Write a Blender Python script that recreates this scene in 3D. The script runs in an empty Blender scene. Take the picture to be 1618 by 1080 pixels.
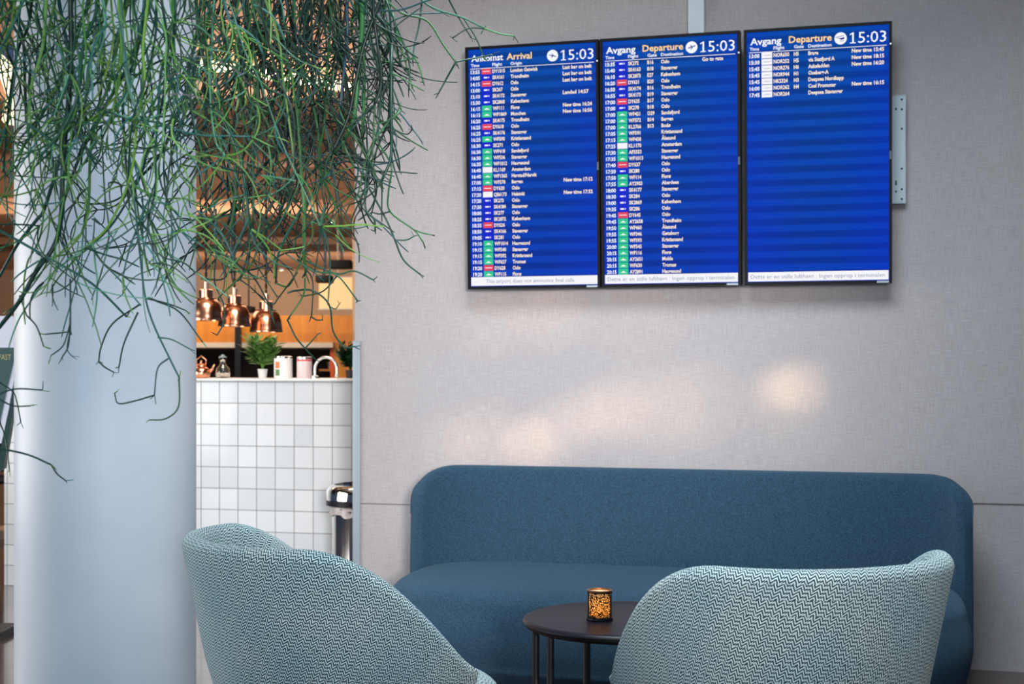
import bpy, math, random
from mathutils import Vector, Matrix
C = bpy.context.scene.collection
PI = math.pi
R = math.radians
FPX = 2247.0
EYE = 1.2

def lin(r, g, b, a=1.0):
    f = lambda c: (c/255/12.92) if c/255 <= .04045 else ((c/255+.055)/1.055)**2.4
    return (f(r), f(g), f(b), a)

# ------------------------------------------------------------------ camera
cam = bpy.data.cameras.new('camera')
cam.sensor_width = 36.0
cam.lens = FPX*36.0/1618.0
cam.shift_y = 39.0/1618.0
cam.dof.use_dof = True
cam.dof.focus_distance = 3.6
cam.dof.aperture_fstop = 7.1
cam.clip_end = 200
cam_ob = bpy.data.objects.new('camera', cam)
C.objects.link(cam_ob)
cam_ob.location = (0, 0, EYE)
cam_ob.rotation_euler = (PI/2, 0, 0)
bpy.context.scene.camera = cam_ob

# ------------------------------------------------------------------ view, world, lights
vs = bpy.context.scene.view_settings
vs.view_transform = 'Standard'
vs.look = 'None'
vs.exposure = 0.0
vs.gamma = 1.0
vs.use_curve_mapping = False

world = bpy.data.worlds.new('world')
bpy.context.scene.world = world
world.use_nodes = True
world.node_tree.nodes['Background'].inputs[0].default_value = (0.40, 0.60, 1.0, 1)
world.node_tree.nodes['Background'].inputs[1].default_value = 0.12

def area(name, loc, target, size, size_y, power, color, spread=180):
    l = bpy.data.lights.new(name, 'AREA')
    l.shape = 'RECTANGLE'; l.size = size; l.size_y = size_y
    l.energy = power; l.color = color; l.spread = R(spread)
    o = bpy.data.objects.new(name, l); C.objects.link(o)
    o.location = loc
    o.rotation_euler = (Vector(target)-Vector(loc)).to_track_quat('-Z', 'Y').to_euler()
    return o
def spot(name, loc, target, power, color, angle, blend, radius):
    l = bpy.data.lights.new(name, 'SPOT')
    l.energy = power; l.color = color; l.spot_size = R(angle); l.spot_blend = blend
    l.shadow_soft_size = radius
    o = bpy.data.objects.new(name, l); C.objects.link(o)
    o.location = loc
    o.rotation_euler = (Vector(target)-Vector(loc)).to_track_quat('-Z', 'Y').to_euler()
    return o

# daylight from the big glazing to the left and behind the camera
area('daylight_left', (-4.6, 4.9, 1.35), (-1.0, 4.8, 0.8), 2.8, 1.9, 140, (1.0, 0.98, 0.93))
area('daylight_behind', (-0.6, -3.2, 2.2), (0.0, 5.0, 0.6), 5.0, 2.0, 30, (0.55, 0.80, 1.0))
area('daylight_window', (-2.6, -1.2, 1.4), (-1.1, 4.6, 0.5), 1.4, 1.2, 11, (0.50, 0.74, 1.0), 60)
area('overhead_fill', (0.4, 3.3, 3.6), (0.7, 4.4, 0.0), 2.0, 1.4, 95, (0.82, 0.92, 1.0), 120)  # unseen overhead fill, added to brighten the seat and chair tops
# warm light inside the cafe
area('cafe_light', (-2.4, 10.5, 2.55), (-2.4, 10.5, 0.0), 3.0, 3.0, 80, (1.0, 0.80, 0.60))
area('cafe_ceiling_fill', (-3.0, 12.5, 1.95), (-3.0, 12.8, 3.0), 5.0, 5.0, 24, (1.0, 0.74, 0.56))  # fill without a fitting, added to light the ceiling from below
area('cafe_far_fill', (-3.0, 18.5, 1.9), (-3.0, 22.0, 2.2), 6.0, 0.8, 85, (1.0, 0.80, 0.64))  # fill added to lift the otherwise dark far wall
area('pendant_fill', (-1.3, 6.9, 2.65), (-1.6, 8.5, 1.5), 1.0, 0.5, 26, (1.0, 0.92, 0.84))  # added fill shining onto the copper shades, not from them
area('cafe_back_light', (-3.2, 12.6, 2.3), (-3.4, 16.0, 1.5), 3.0, 0.6, 38, (1.0, 0.86, 0.66))
# spots added behind the camera imitate window glow and sun patches on the wall
spot('wall_pool_spot', (1.0, -3.0, 1.9), (-0.16, 6.15, 1.26), 2800, (1.0, 0.965, 0.96), 25, 1.0, 0.5)
for px_, py_, an_, pw_ in ((712, 697, 2.2, 650), (765, 692, 2.6, 900), (838, 700, 2.2, 1700), (880, 678, 2.4, 800), (930, 655, 2.4, 800), (978, 647, 2.8, 950),
                       (1045, 645, 3.4, 600), (1105, 640, 3.6, 500), (1228, 615, 2.0, 1150), (1262, 612, 2.2, 1250), (1250, 650, 3.4, 300), (775, 512, 2.6, 600), (868, 498, 2.8, 750), (1000, 500, 4.0, 260)):
    u_ = (px_-809)/FPX; d_ = (6.336-.70*.2755)/(1+.2755*u_)
    spot('sun_patch_spot', (1.7, -1.5, 2.0), (u_*d_, d_, EYE-(py_-579)/FPX*d_), pw_, (1.0, 0.70, 0.40), an_, 1.0, 0.03)

# ------------------------------------------------------------------ mesh helpers
class MB:
    def __init__(s):
        s.v = []; s.f = []; s.uv = []; s.mi = []; s.col = []
    def add(s, vs_, fs, mi=0, uvs=None, col=None):
        o = len(s.v)
        s.v += [tuple(p) for p in vs_]
        for k, f in enumerate(fs):
            s.f.append([i+o for i in f]); s.mi.append(mi)
            s.uv.append([uvs[i] for i in f] if uvs else None)
        if col is not None: s.col += [col]*len(vs_)
    def box(s, x0, x1, y0, y1, z0, z1, mi=0):
        v = [(x0,y0,z0),(x1,y0,z0),(x1,y1,z0),(x0,y1,z0),(x0,y0,z1),(x1,y0,z1),(x1,y1,z1),(x0,y1,z1)]
        s.add(v, [(0,3,2,1),(4,5,6,7),(0,1,5,4),(1,2,6,5),(2,3,7,6),(3,0,4,7)], mi)
        return s
    def lathe(s, prof, n=32, c=(0,0,0), mi=0, cap0=True, cap1=True):
        vv = []; ff = []; m = len(prof)
        for i in range(n):
            a = 2*PI*i/n
            for r, z in prof: vv.append((c[0]+r*math.cos(a), c[1]+r*math.sin(a), c[2]+z))
        for i in range(n):
            j = (i+1) % n
            for k in range(m-1): ff.append((i*m+k, j*m+k, j*m+k+1, i*m+k+1))
        if cap0: ff.append([i*m for i in range(n)][::-1])
        if cap1: ff.append([i*m+m-1 for i in range(n)])
        s.add(vv, ff, mi)
        return s
    def tube(s, pts, rad, n=6, mi=0, col=None, cap=True):
        pts = [Vector(p) for p in pts]; m = len(pts)
        if not hasattr(rad, '__len__'): rad = [rad]*m
        t0 = (pts[1]-pts[0]).normalized()
        up = Vector((0,0,1)) if abs(t0.z) < .9 else Vector((1,0,0))
        a = t0.cross(up).normalized()
        vv = []
        for i, p in enumerate(pts):
            t = (pts[min(i+1, m-1)]-pts[max(i-1, 0)])
            if t.length < 1e-9: t = t0
            t.normalize()
            a = (a - t*a.dot(t))
            if a.length < 1e-6: a = t.orthogonal()
            a.normalize(); b = t.cross(a)
            for k in range(n):
                w = 2*PI*k/n
                vv.append(p + (a*math.cos(w)+b*math.sin(w))*rad[i])
        ff = []
        for i in range(m-1):
            for k in range(n):
                q = (k+1) % n
                ff.append((i*n+k, i*n+q, (i+1)*n+q, (i+1)*n+k))
        if cap:
            ff.append(list(range(n))[::-1]); ff.append([(m-1)*n+k for k in range(n)])
        s.add(vv, ff, mi, col=col)
        return s
    def rings(s, rings, mi=0, cap0=True, cap1=True, uvs=None):
        n = len(rings[0]); vv = [p for r in rings for p in r]; ff = []
        for i in range(len(rings)-1):
            for k in range(n):
                q = (k+1) % n
                ff.append((i*n+k, i*n+q, (i+1)*n+q, (i+1)*n+k))
        if cap0: ff.append(list(range(n))[::-1])
        if cap1: ff.append([(len(rings)-1)*n+k for k in range(n)])
        s.add(vv, ff, mi)
        return s

def obj(name, mb, mats, parent=None, smooth=False, loc=None, rotz=None, bevel=0, sub=0, auto=None):
    me = bpy.data.meshes.new(name)
    me.from_pydata(mb.v, [], mb.f)
    if not isinstance(mats, (list, tuple)): mats = [mats]
    for m in mats: me.materials.append(m)
    for p, mi in zip(me.polygons, mb.mi):
        p.material_index = mi; p.use_smooth = smooth
    if any(u is not None for u in mb.uv):
        ul = me.uv_layers.new(name='UVMap'); k = 0
        for u, p in zip(mb.uv, me.polygons):
            for j in range(p.loop_total):
                if u is not None: ul.data[k].uv = u[j]
                k += 1
    if mb.col and len(mb.col) == len(mb.v):
        ca = me.color_attributes.new('tint', 'FLOAT_COLOR', 'POINT')
        for i, c_ in enumerate(mb.col): ca.data[i].color = (c_[0], c_[1], c_[2], 1)
    me.update()
    o = bpy.data.objects.new(name, me); C.objects.link(o)
    if parent: o.parent = parent
    if loc: o.location = loc
    if rotz is not None: o.rotation_euler.z = rotz
    if bevel:
        b = o.modifiers.new('bevel', 'BEVEL'); b.width = bevel; b.segments = 3; b.limit_method = 'ANGLE'
        for p in me.polygons: p.use_smooth = True
        me.set_sharp_from_angle(angle=R(35)) if False else None
    if sub:
        m_ = o.modifiers.new('sub', 'SUBSURF'); m_.levels = sub; m_.render_levels = sub
    if auto:
        me.set_sharp_from_angle(angle=R(auto))
    return o

def thing(name, label, cat, loc=(0,0,0), rotz=0, group=None):
    o = bpy.data.objects.new(name, None); C.objects.link(o)
    o.empty_display_size = .1
    o.location = loc; o.rotation_euler = (0,0,rotz)
    o['label'] = label; o['category'] = cat
    if group: o['group'] = group
    return o
def tag(o, label, cat, group=None, kind=None):
    o['label'] = label; o['category'] = cat
    if group: o['group'] = group
    if kind: o['kind'] = kind
    return o
def struct(name, mb, mats, **k):
    o = obj(name, mb, mats, **k); o['kind'] = 'structure'; return o
def copy_tree(o, parent=None):
    c = o.copy(); C.objects.link(c); c.parent = parent
    for ch in list(o.children): copy_tree(ch, c)
    return c

# pixel -> point at depth d
def at(px, py, d):
    return Vector(((px-809)/FPX*d, d, EYE-(py-579)/FPX*d))
# frame of the fabric wall
TH = R(15.4)
E0 = Vector((-.70, 6.336, 0)); WR = Vector((math.cos(TH), -math.sin(TH), 0)); WN = Vector((-math.sin(TH), -math.cos(TH), 0))
def wp(s, off, z=0): return E0 + WR*s + WN*off + Vector((0,0,z))
def ws(px, off):
    u = (px-809)/FPX
    return (u*(E0.y+off*WN.y)-E0.x-off*WN.x)/(WR.x-u*WR.y)

# ------------------------------------------------------------------ materials
def mat(name, col=(.5,.5,.5,1), rough=.6, metal=0, spec=.5, emit=None, estr=0, sheen=0, trans=0, coat=0, ior=1.45):
    m = bpy.data.materials.new(name); m.use_nodes = True
    b = m.node_tree.nodes['Principled BSDF']
    b.inputs['Base Color'].default_value = col
    b.inputs['Roughness'].default_value = rough
    b.inputs['Metallic'].default_value = metal
    b.inputs['Specular IOR Level'].default_value = spec
    b.inputs['Sheen Weight'].default_value = sheen
    b.inputs['Transmission Weight'].default_value = trans
    b.inputs['Coat Weight'].default_value = coat
    b.inputs['IOR'].default_value = ior
    if emit: b.inputs['Emission Color'].default_value = emit; b.inputs['Emission Strength'].default_value = estr
    return m
class NT:
    def __init__(s, m): s.t = m.node_tree; s.b = s.t.nodes['Principled BSDF']
    def n(s, typ, **k):
        x = s.t.nodes.new(typ)
        for a, v in k.items():
            if isinstance(a, str) and hasattr(x, a): setattr(x, a, v)
        return x
    def l(s, a, b): s.t.links.new(a, b)
    def val(s, sock, v):
        if hasattr(v, 'node'): s.l(v, sock)
        else: sock.default_value = v
    def math(s, op, a, b=None, c=None):
        x = s.t.nodes.new('ShaderNodeMath'); x.operation = op
        s.val(x.inputs[0], a)
        if b is not None: s.val(x.inputs[1], b)
        if c is not None: s.val(x.inputs[2], c)
        return x.outputs[0]
    def mix(s, f, a, b):
        x = s.t.nodes.new('ShaderNodeMix'); x.data_type = 'RGBA'
        s.val(x.inputs[0], f); s.val(x.inputs[6], a); s.val(x.inputs[7], b)
        return x.outputs[2]
    def coord(s, kind='Object'): return s.t.nodes.new('ShaderNodeTexCoord').outputs[kind]
    def mapping(s, vec, scale=(1,1,1), rot=(0,0,0)):
        x = s.t.nodes.new('ShaderNodeMapping'); s.l(vec, x.inputs[0])
        x.inputs['Scale'].default_value = scale; x.inputs['Rotation'].default_value = rot
        return x.outputs[0]
    def noise(s, vec, scale, detail=2, rough=.5):
        x = s.t.nodes.new('ShaderNodeTexNoise'); s.l(vec, x.inputs['Vector'])
        x.inputs['Scale'].default_value = scale; x.inputs['Detail'].default_value = detail
        x.inputs['Roughness'].default_value = rough
        return x.outputs[0]
    def ramp(s, f, p0, p1):
        x = s.t.nodes.new('ShaderNodeMapRange'); s.l(f, x.inputs[0])
        x.inputs[1].default_value = p0; x.inputs[2].default_value = p1
        return x.outputs[0]
    def bump(s, h, strength, dist):
        x = s.t.nodes.new('ShaderNodeBump'); s.l(h, x.inputs['Height'])
        x.inputs['Strength'].default_value = strength; x.inputs['Distance'].default_value = dist
        s.l(x.outputs[0], s.b.inputs['Normal'])
    def sep(s, vec):
        x = s.t.nodes.new('ShaderNodeSeparateXYZ'); s.l(vec, x.inputs[0]); return x.outputs
    def comb(s, x_, y_, z_=0.0):
        x = s.t.nodes.new('ShaderNodeCombineXYZ')
        s.val(x.inputs[0], x_); s.val(x.inputs[1], y_); s.val(x.inputs[2], z_); return x.outputs[0]

# woven wall fabric
m_wall = mat('wall_linen', rough=.95, spec=.15); N = NT(m_wall); co = N.coord()
h1 = N.noise(N.mapping(co, (16, 16, 640)), 1, 2, .6); h2 = N.noise(N.mapping(co, (640, 640, 13)), 1, 2, .6)
h3 = N.noise(co, 240, 2, .7)
w = N.math('ADD', N.math('ADD', N.math('MULTIPLY', h1, .7), N.math('MULTIPLY', h2, .7)), N.math('MULTIPLY', h3, .6)); w = N.ramp(w, .70, 1.30)
big = N.noise(co, 2.2, 3)
c1 = N.mix(w, lin(132,125,124), lin(182,176,176))
N.l(N.mix(N.ramp(big, .3, .75), c1, N.mix(.4, c1, lin(156,154,156))), N.b.inputs['Base Color'])
N.bump(w, .2, .001)
m_seam = mat('seam_dark', lin(96,88,86), .9)

# white paint of column, slightly dirty
m_column = mat('column_paint', lin(196,200,206), .42, spec=.4); N = NT(m_column); co = N.coord()
N.l(N.mix(N.ramp(N.noise(co, 3, 4), .35, .8), lin(186,191,197), lin(170,179,189)), N.b.inputs['Base Color'])
N.bump(N.noise(co, 60, 3), .08, .002)

# felted dark blue sofa wool
def wool(name, ca, cb):
    m = mat(name, rough=.95, spec=.1, sheen=.35); N = NT(m); co = N.coord()
    a = N.noise(co, 560, 2, .75); b = N.noise(co, 230, 2, .6)
    f = N.ramp(N.math('ADD', a, N.math('MULTIPLY', b, .6)), .6, 1.0)
    N.l(N.mix(f, ca, cb), N.b.inputs['Base Color'])
    N.b.inputs['Sheen Tint'].default_value = lin(120,150,170)
    N.bump(f, .5, .002)
    return m
m_sofa = wool('sofa_wool', lin(22,40,55), lin(56,84,104))
m_piping = mat('sofa_piping', lin(28,56,78), .9)

# zigzag knit of the chairs, in uv metres
def knit(name, ca, cb):
    m = mat(name, rough=.9, spec=.15, sheen=.2); N = NT(m); uv = N.coord('UV')
    s = N.sep(uv); u, v = s[0], s[1]
    wob = N.noise(uv, 9, 2)
    u = N.math('ADD', u, N.math('MULTIPLY', N.math('SUBTRACT', wob, .5), .010))
    v = N.math('ADD', v, N.math('MULTIPLY', N.math('SUBTRACT', N.noise(uv, 14, 2), .5), .006))
    u = N.math('ADD', u, N.math('MULTIPLY', v, -.45))
    P, ROW = .0180, .0080
    # two peaks then a long stroke: the stairs of the weave, stepped again from band to band
    band = N.math('FLOOR', N.math('DIVIDE', v, .034))
    tri = N.math('PINGPONG', N.math('DIVIDE', u, P*.5), 1.0)
    saw = N.math('FRACT', N.math('DIVIDE', N.math('ADD', N.math('ADD', u, P*.25), N.math('MULTIPLY', band, P*1.0)), P*2.0))
    zz = N.math('ADD', N.math('MULTIPLY', tri, .0100), N.math('MULTIPLY', saw, .0080*1.5))
    ph = N.math('DIVIDE', N.math('ADD', v, zz), ROW)
    st = N.math('PINGPONG', ph, .5)                       # 0..0.5
    fine = N.noise(uv, 500, 2, .6)
    st = N.math('ADD', st, N.math('MULTIPLY', N.math('SUBTRACT', fine, .5), .22))
    f = N.ramp(st, .20, .32)
    hue = N.ramp(N.noise(uv, 5, 2), .35, .65)
    cb2 = N.mix(hue, cb, N.mix(.5, cb, lin(206,214,204)))
    N.l(N.mix(f, ca, cb2), N.b.inputs['Base Color'])
    N.b.inputs['Sheen Tint'].default_value = lin(190,220,225)
    N.bump(f, .6, .0012)
    return m
m_knit = knit('chair_knit', lin(26,50,62), lin(166,192,196))

m_black = mat('black_lacquer', lin(11,12,22), .42, spec=.28)
m_blackm = mat('black_metal', lin(26,26,30), .45, .3)
m_bezel = mat('bezel_plastic', lin(6,6,10), .5, spec=.2)
m_steel = mat('galvanised_steel', lin(150,162,168), .5, .35)
m_hole = mat('bolt_hole', lin(30,40,55), .6)
m_trunk = mat('white_plastic', lin(188,198,204), .5)
m_chrome = mat('chrome', lin(225,222,215), .07, 1)
m_copper = mat('copper', lin(250,176,138), .2, 1)
m_cfit = mat('pale_copper', lin(225,190,165), .3, .8)
m_hood = mat('spotlight_black', lin(10,9,9), .7, spec=.2)
m_cord = mat('black_cord', lin(26,24,26), .8)
m_floor = mat('floor_dark', lin(74,56,48), .16, coat=.3); N = NT(m_floor); co = N.coord()
br = N.t.nodes.new('ShaderNodeTexBrick'); N.l(co, br.inputs[0]); br.offset = 0.0
br.inputs['Scale'].default_value = 1.0; br.inputs['Brick Width'].default_value = .6; br.inputs['Row Height'].default_value = .6
br.inputs['Mortar Size'].default_value = .006
br.inputs['Color1'].default_value = lin(78,60,52); br.inputs['Color2'].default_value = lin(66,50,44); br.inputs['Mortar'].default_value = lin(36,28,26)
N.l(br.outputs[0], N.b.inputs['Base Color'])
m_ceil = mat('ceiling_brown', rough=.5); N = NT(m_ceil); co = N.coord()
wv = N.noise(N.mapping(co, (.6, 7, 7)), 1.2, 3); N.l(N.mix(N.ramp(wv,.3,.7), lin(176,126,96), lin(206,158,124)), N.b.inputs['Base Color'])
m_ceil2 = mat('ceiling_light', lin(190,182,172), .8)
m_beige = mat('beige_wall', lin(205,172,142), .8)
m_orange = mat('orange_wood', rough=.4); N = NT(m_orange); co = N.coord()
wv = N.noise(N.mapping(co, (6, 6, 1.0)), 3, 4); N.l(N.mix(N.ramp(wv,.3,.7), lin(186,108,8), lin(212,134,16)), N.b.inputs['Base Color'])
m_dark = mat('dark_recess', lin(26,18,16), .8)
m_shelf = mat('pale_shelf', lin(205,190,178), .6)
m_white = mat('white_enamel', lin(228,226,222), .3)
m_cove = mat('cove_light', lin(255,236,200), .8, emit=lin(255,226,178), estr=3.2)
m_down = mat('downlight', lin(255,236,200), .8, emit=lin(255,230,190), estr=14)
m_warmpanel = mat('lit_panel', lin(255,230,190), .8, emit=lin(255,186,118), estr=.5)
m_leafg = mat('leaf_green', lin(104,146,70), .5)
m_leafd = mat('leaf_dark', lin(30,66,34), .5)

def tiles():
    m = mat('white_tiles', rough=.22, coat=.2); N = NT(m); s = N.sep(N.coord())
    vec = N.comb(s[0], s[2])
    b = N.t.nodes.new('ShaderNodeTexBrick'); N.l(vec, b.inputs[0]); b.offset = 0
    b.inputs['Scale'].default_value = 1; b.inputs['Brick Width'].default_value = .1055; b.inputs['Row Height'].default_value = .112
    b.inputs['Mortar Size'].default_value = .0026; b.inputs['Mortar Smooth'].default_value = .3
    b.inputs['Color1'].default_value = lin(214,216,218); b.inputs['Color2'].default_value = lin(198,202,206)
    b.inputs['Mortar'].default_value = lin(140,136,134)
    N.l(b.outputs[0], N.b.inputs['Base Color'])
    h = N.math('ADD', N.math('MULTIPLY', b.outputs[1], -1.0), N.math('MULTIPLY', N.noise(vec, 14, 2), .7))
    N.bump(h, .55, .004)
    N.l(N.math('ADD', N.math('MULTIPLY', b.outputs[1], .5), .2), N.b.inputs['Roughness'])
    return m
m_tiles = tiles()

# ------------------------------------------------------------------ setting
struct('floor', MB().box(-14, 9, -5, 26, -.1, 0), m_floor)
WL = 5.2
wb = MB().box(0, WL, 0, .14, 0, 4.0)
struct('wall_back', wb, m_wall, loc=E0, rotz=-TH)
struct('trim_1', MB().box(0.0, 1.2, -.0015, .002, .590, .594), m_seam, loc=E0, rotz=-TH)
struct('trim_2', MB().box(1.9, WL, -.0015, .002, .655, .661), m_seam, loc=E0, rotz=-TH)
g = MB().box(-.004, .027, -.009, -.0005, 0, 1.315).box(-.008, -.004, -.009, .14, 0, 1.315)
struct('trim_3', g, m_steel, loc=E0, rotz=-TH, bevel=.003)
# lounge ceiling, high above the frame, and the lower cafe ceiling with its lit cove
struct('ceiling', MB().box(-14, 9, -1.5, 7.95, 4.0, 4.1), m_ceil2)
struct('ceiling_cafe', MB().box(-14, 3, 7.95, 22, 2.70, 2.80), m_ceil)
struct('ceiling_upper', MB().box(-14, 3, 7.85, 7.95, 3.0, 4.0), m_ceil)
struct('wall_far', MB().box(-14, 3, 22, 22.1, 0, 4), m_beige)

# column
cc = at(168.5, 579, 4.62)
RC = 138.5/FPX*4.62*.9985
st = MB().lathe([(RC,0),(RC,4.0)], 96)
o = struct('column', st, m_column, loc=(cc.x, cc.y, 0), smooth=True, auto=40)

# ------------------------------------------------------------------ flight displays
TAGC = {'R': 2, 'B': 3, 'G': 4, 'W': 5}
def emat(name, col, s):
    m = mat(name, (0,0,0,1), .6, spec=.05, emit=col, estr=s); return m
def screen_blue():
    m = mat('screen_blue', (0.001,0.002,0.008,1), .6, spec=.05); N = NT(m); s = N.sep(N.coord())
    z = s[2]; x = s[0]
    ph = N.math('FRACT', N.math('DIVIDE', N.math('ADD', z, .008), .0261*2))
    f = N.ramp(N.math('PINGPONG', N.math('MULTIPLY', ph, 2.0), 1.0), .35, .65)
    top = N.ramp(z, .15, .95)
    edge = N.ramp(N.math('ABSOLUTE', x), .08, .29)
    ca = N.mix(top, lin(0,44,146), lin(0,58,136)); cb = N.mix(top, lin(0,60,178), lin(2,74,166))
    c_ = N.mix(f, ca, cb)
    c_ = N.mix(N.math('MULTIPLY', edge, .38), c_, lin(2,44,200))
    N.l(c_, N.b.inputs['Emission Color']); N.b.inputs['Emission Strength'].default_value = 1.0
    return m
m_scr = screen_blue()
m_stext = emat('screen_text_cream', lin(255,238,214), 1.0)
m_swhite = emat('screen_text_white', lin(244,248,255), 1.0)
m_sred = emat('tag_red', lin(232,74,96), 1.0)
m_sblue = emat('tag_blue', lin(26,36,205), 1.0)
m_sgreen = emat('tag_green', lin(52,200,140), 1.0)
m_swt = emat('tag_white', lin(245,245,250), 1.0)
m_sorange = emat('screen_text_gold', lin(255,214,150), 1.0)
m_sgrey = emat('ticker_text_grey', lin(120,130,160), 1.0)
m_sdark = emat('icon_navy', lin(20,50,130), 1.0)
SM = [m_scr, m_stext, m_sred, m_sblue, m_sgreen, m_swt, m_swhite, m_sorange, m_sgrey, m_sdark]
SW, SH = .578, 1.027
BZ = .0115
AW, AH = SW-2*BZ-.004, SH-2*BZ-.006
TQ = []      # queued texts
def qt(mb, body, fx, fy, cap, mi, fw=None, squeeze=.86, bold=.022):
    c_ = bpy.data.curves.new('t', 'FONT'); c_.body = body; c_.size = 1.0; c_.resolution_u = 2; c_.offset = bold
    o_ = bpy.data.objects.new('t', c_); C.objects.link(o_)
    TQ.append((o_, mb, fx, fy, cap, mi, fw, squeeze))
def flush():
    bpy.context.view_layer.update()
    dg = bpy.context.evaluated_depsgraph_get()
    for o_, mb, fx, fy, cap, mi, fw, sq in TQ:
        e = o_.evaluated_get(dg); me = e.to_mesh()
        k = cap/.70
        xs = [v.co.x for v in me.vertices]
        if xs:
            w0 = max(xs)-min(xs); x0 = min(xs)
            kx = fw*AW/w0 if fw else k*sq
            vv = [(-AW/2+fx*AW+(v.co.x-x0)*kx, -.0009, AH+BZ+.003-fy*AH+v.co.y*k) for v in me.vertices]
            mb.add(vv, [tuple(p.vertices) for p in me.polygons], mi)
        e.to_mesh_clear()
    for t in TQ:
        c_ = t[0].data; bpy.data.objects.remove(t[0]); bpy.data.curves.remove(c_)
    TQ.clear()
def rect(mb, fx0, fx1, fy0, fy1, mi, dy=-.0005):
    X = lambda f: -AW/2+f*AW
    Z = lambda f: AH+BZ+.003-f*AH
    mb.add([(X(fx0),dy,Z(fy1)),(X(fx1),dy,Z(fy1)),(X(fx1),dy,Z(fy0)),(X(fx0),dy,Z(fy0))], [(0,1,2,3)], mi)
HL, BB = .0775, .963
NR = 34
RP = (BB-HL)/NR
def plane_icon(mb, fx, fy, r, kind):
    cx = -AW/2+fx*AW; cz = AH+BZ+.003-fy*AH
    n = 28
    mb.add([(cx+r*math.cos(2*PI*i/n), -.0007, cz+r*math.sin(2*PI*i/n)) for i in range(n)], [tuple(range(n))], 6)
    if kind == 'heli':
        parts = [[(-.75,.25),(.55,.5),(.55,.42),(-.75,.15)], [(-.8,.1),(0,.05),(.55,.2),(.6,-.15),(.1,-.25),(-.2,-.05)], [(-.1,-.4),(.6,-.4),(.6,-.47),(-.1,-.47)]]
    else:
        d = 1 if kind == 'dep' else -1
        pl = [(-.7,-.05*1),(-.5,-.2),(.55,.12),(.75,.28),(.5,.28),(-.5,-.02)]
        wg = [(-.1,0),(.15,.08),(-.1,.42),(-.2,.42)]; w2 = [(0,-.05),(.25,.02),(-.05,-.4),(-.15,-.4)]
        parts = [pl, wg, w2]
        if d < 0: parts = [[(x, -z*.9+.02) for x, z in q][::-1] for q in parts]
    for q in parts:
        mb.add([(cx+x*r, -.0012, cz+z*r) for x, z in q], [tuple(range(len(q)))], 9)

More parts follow.
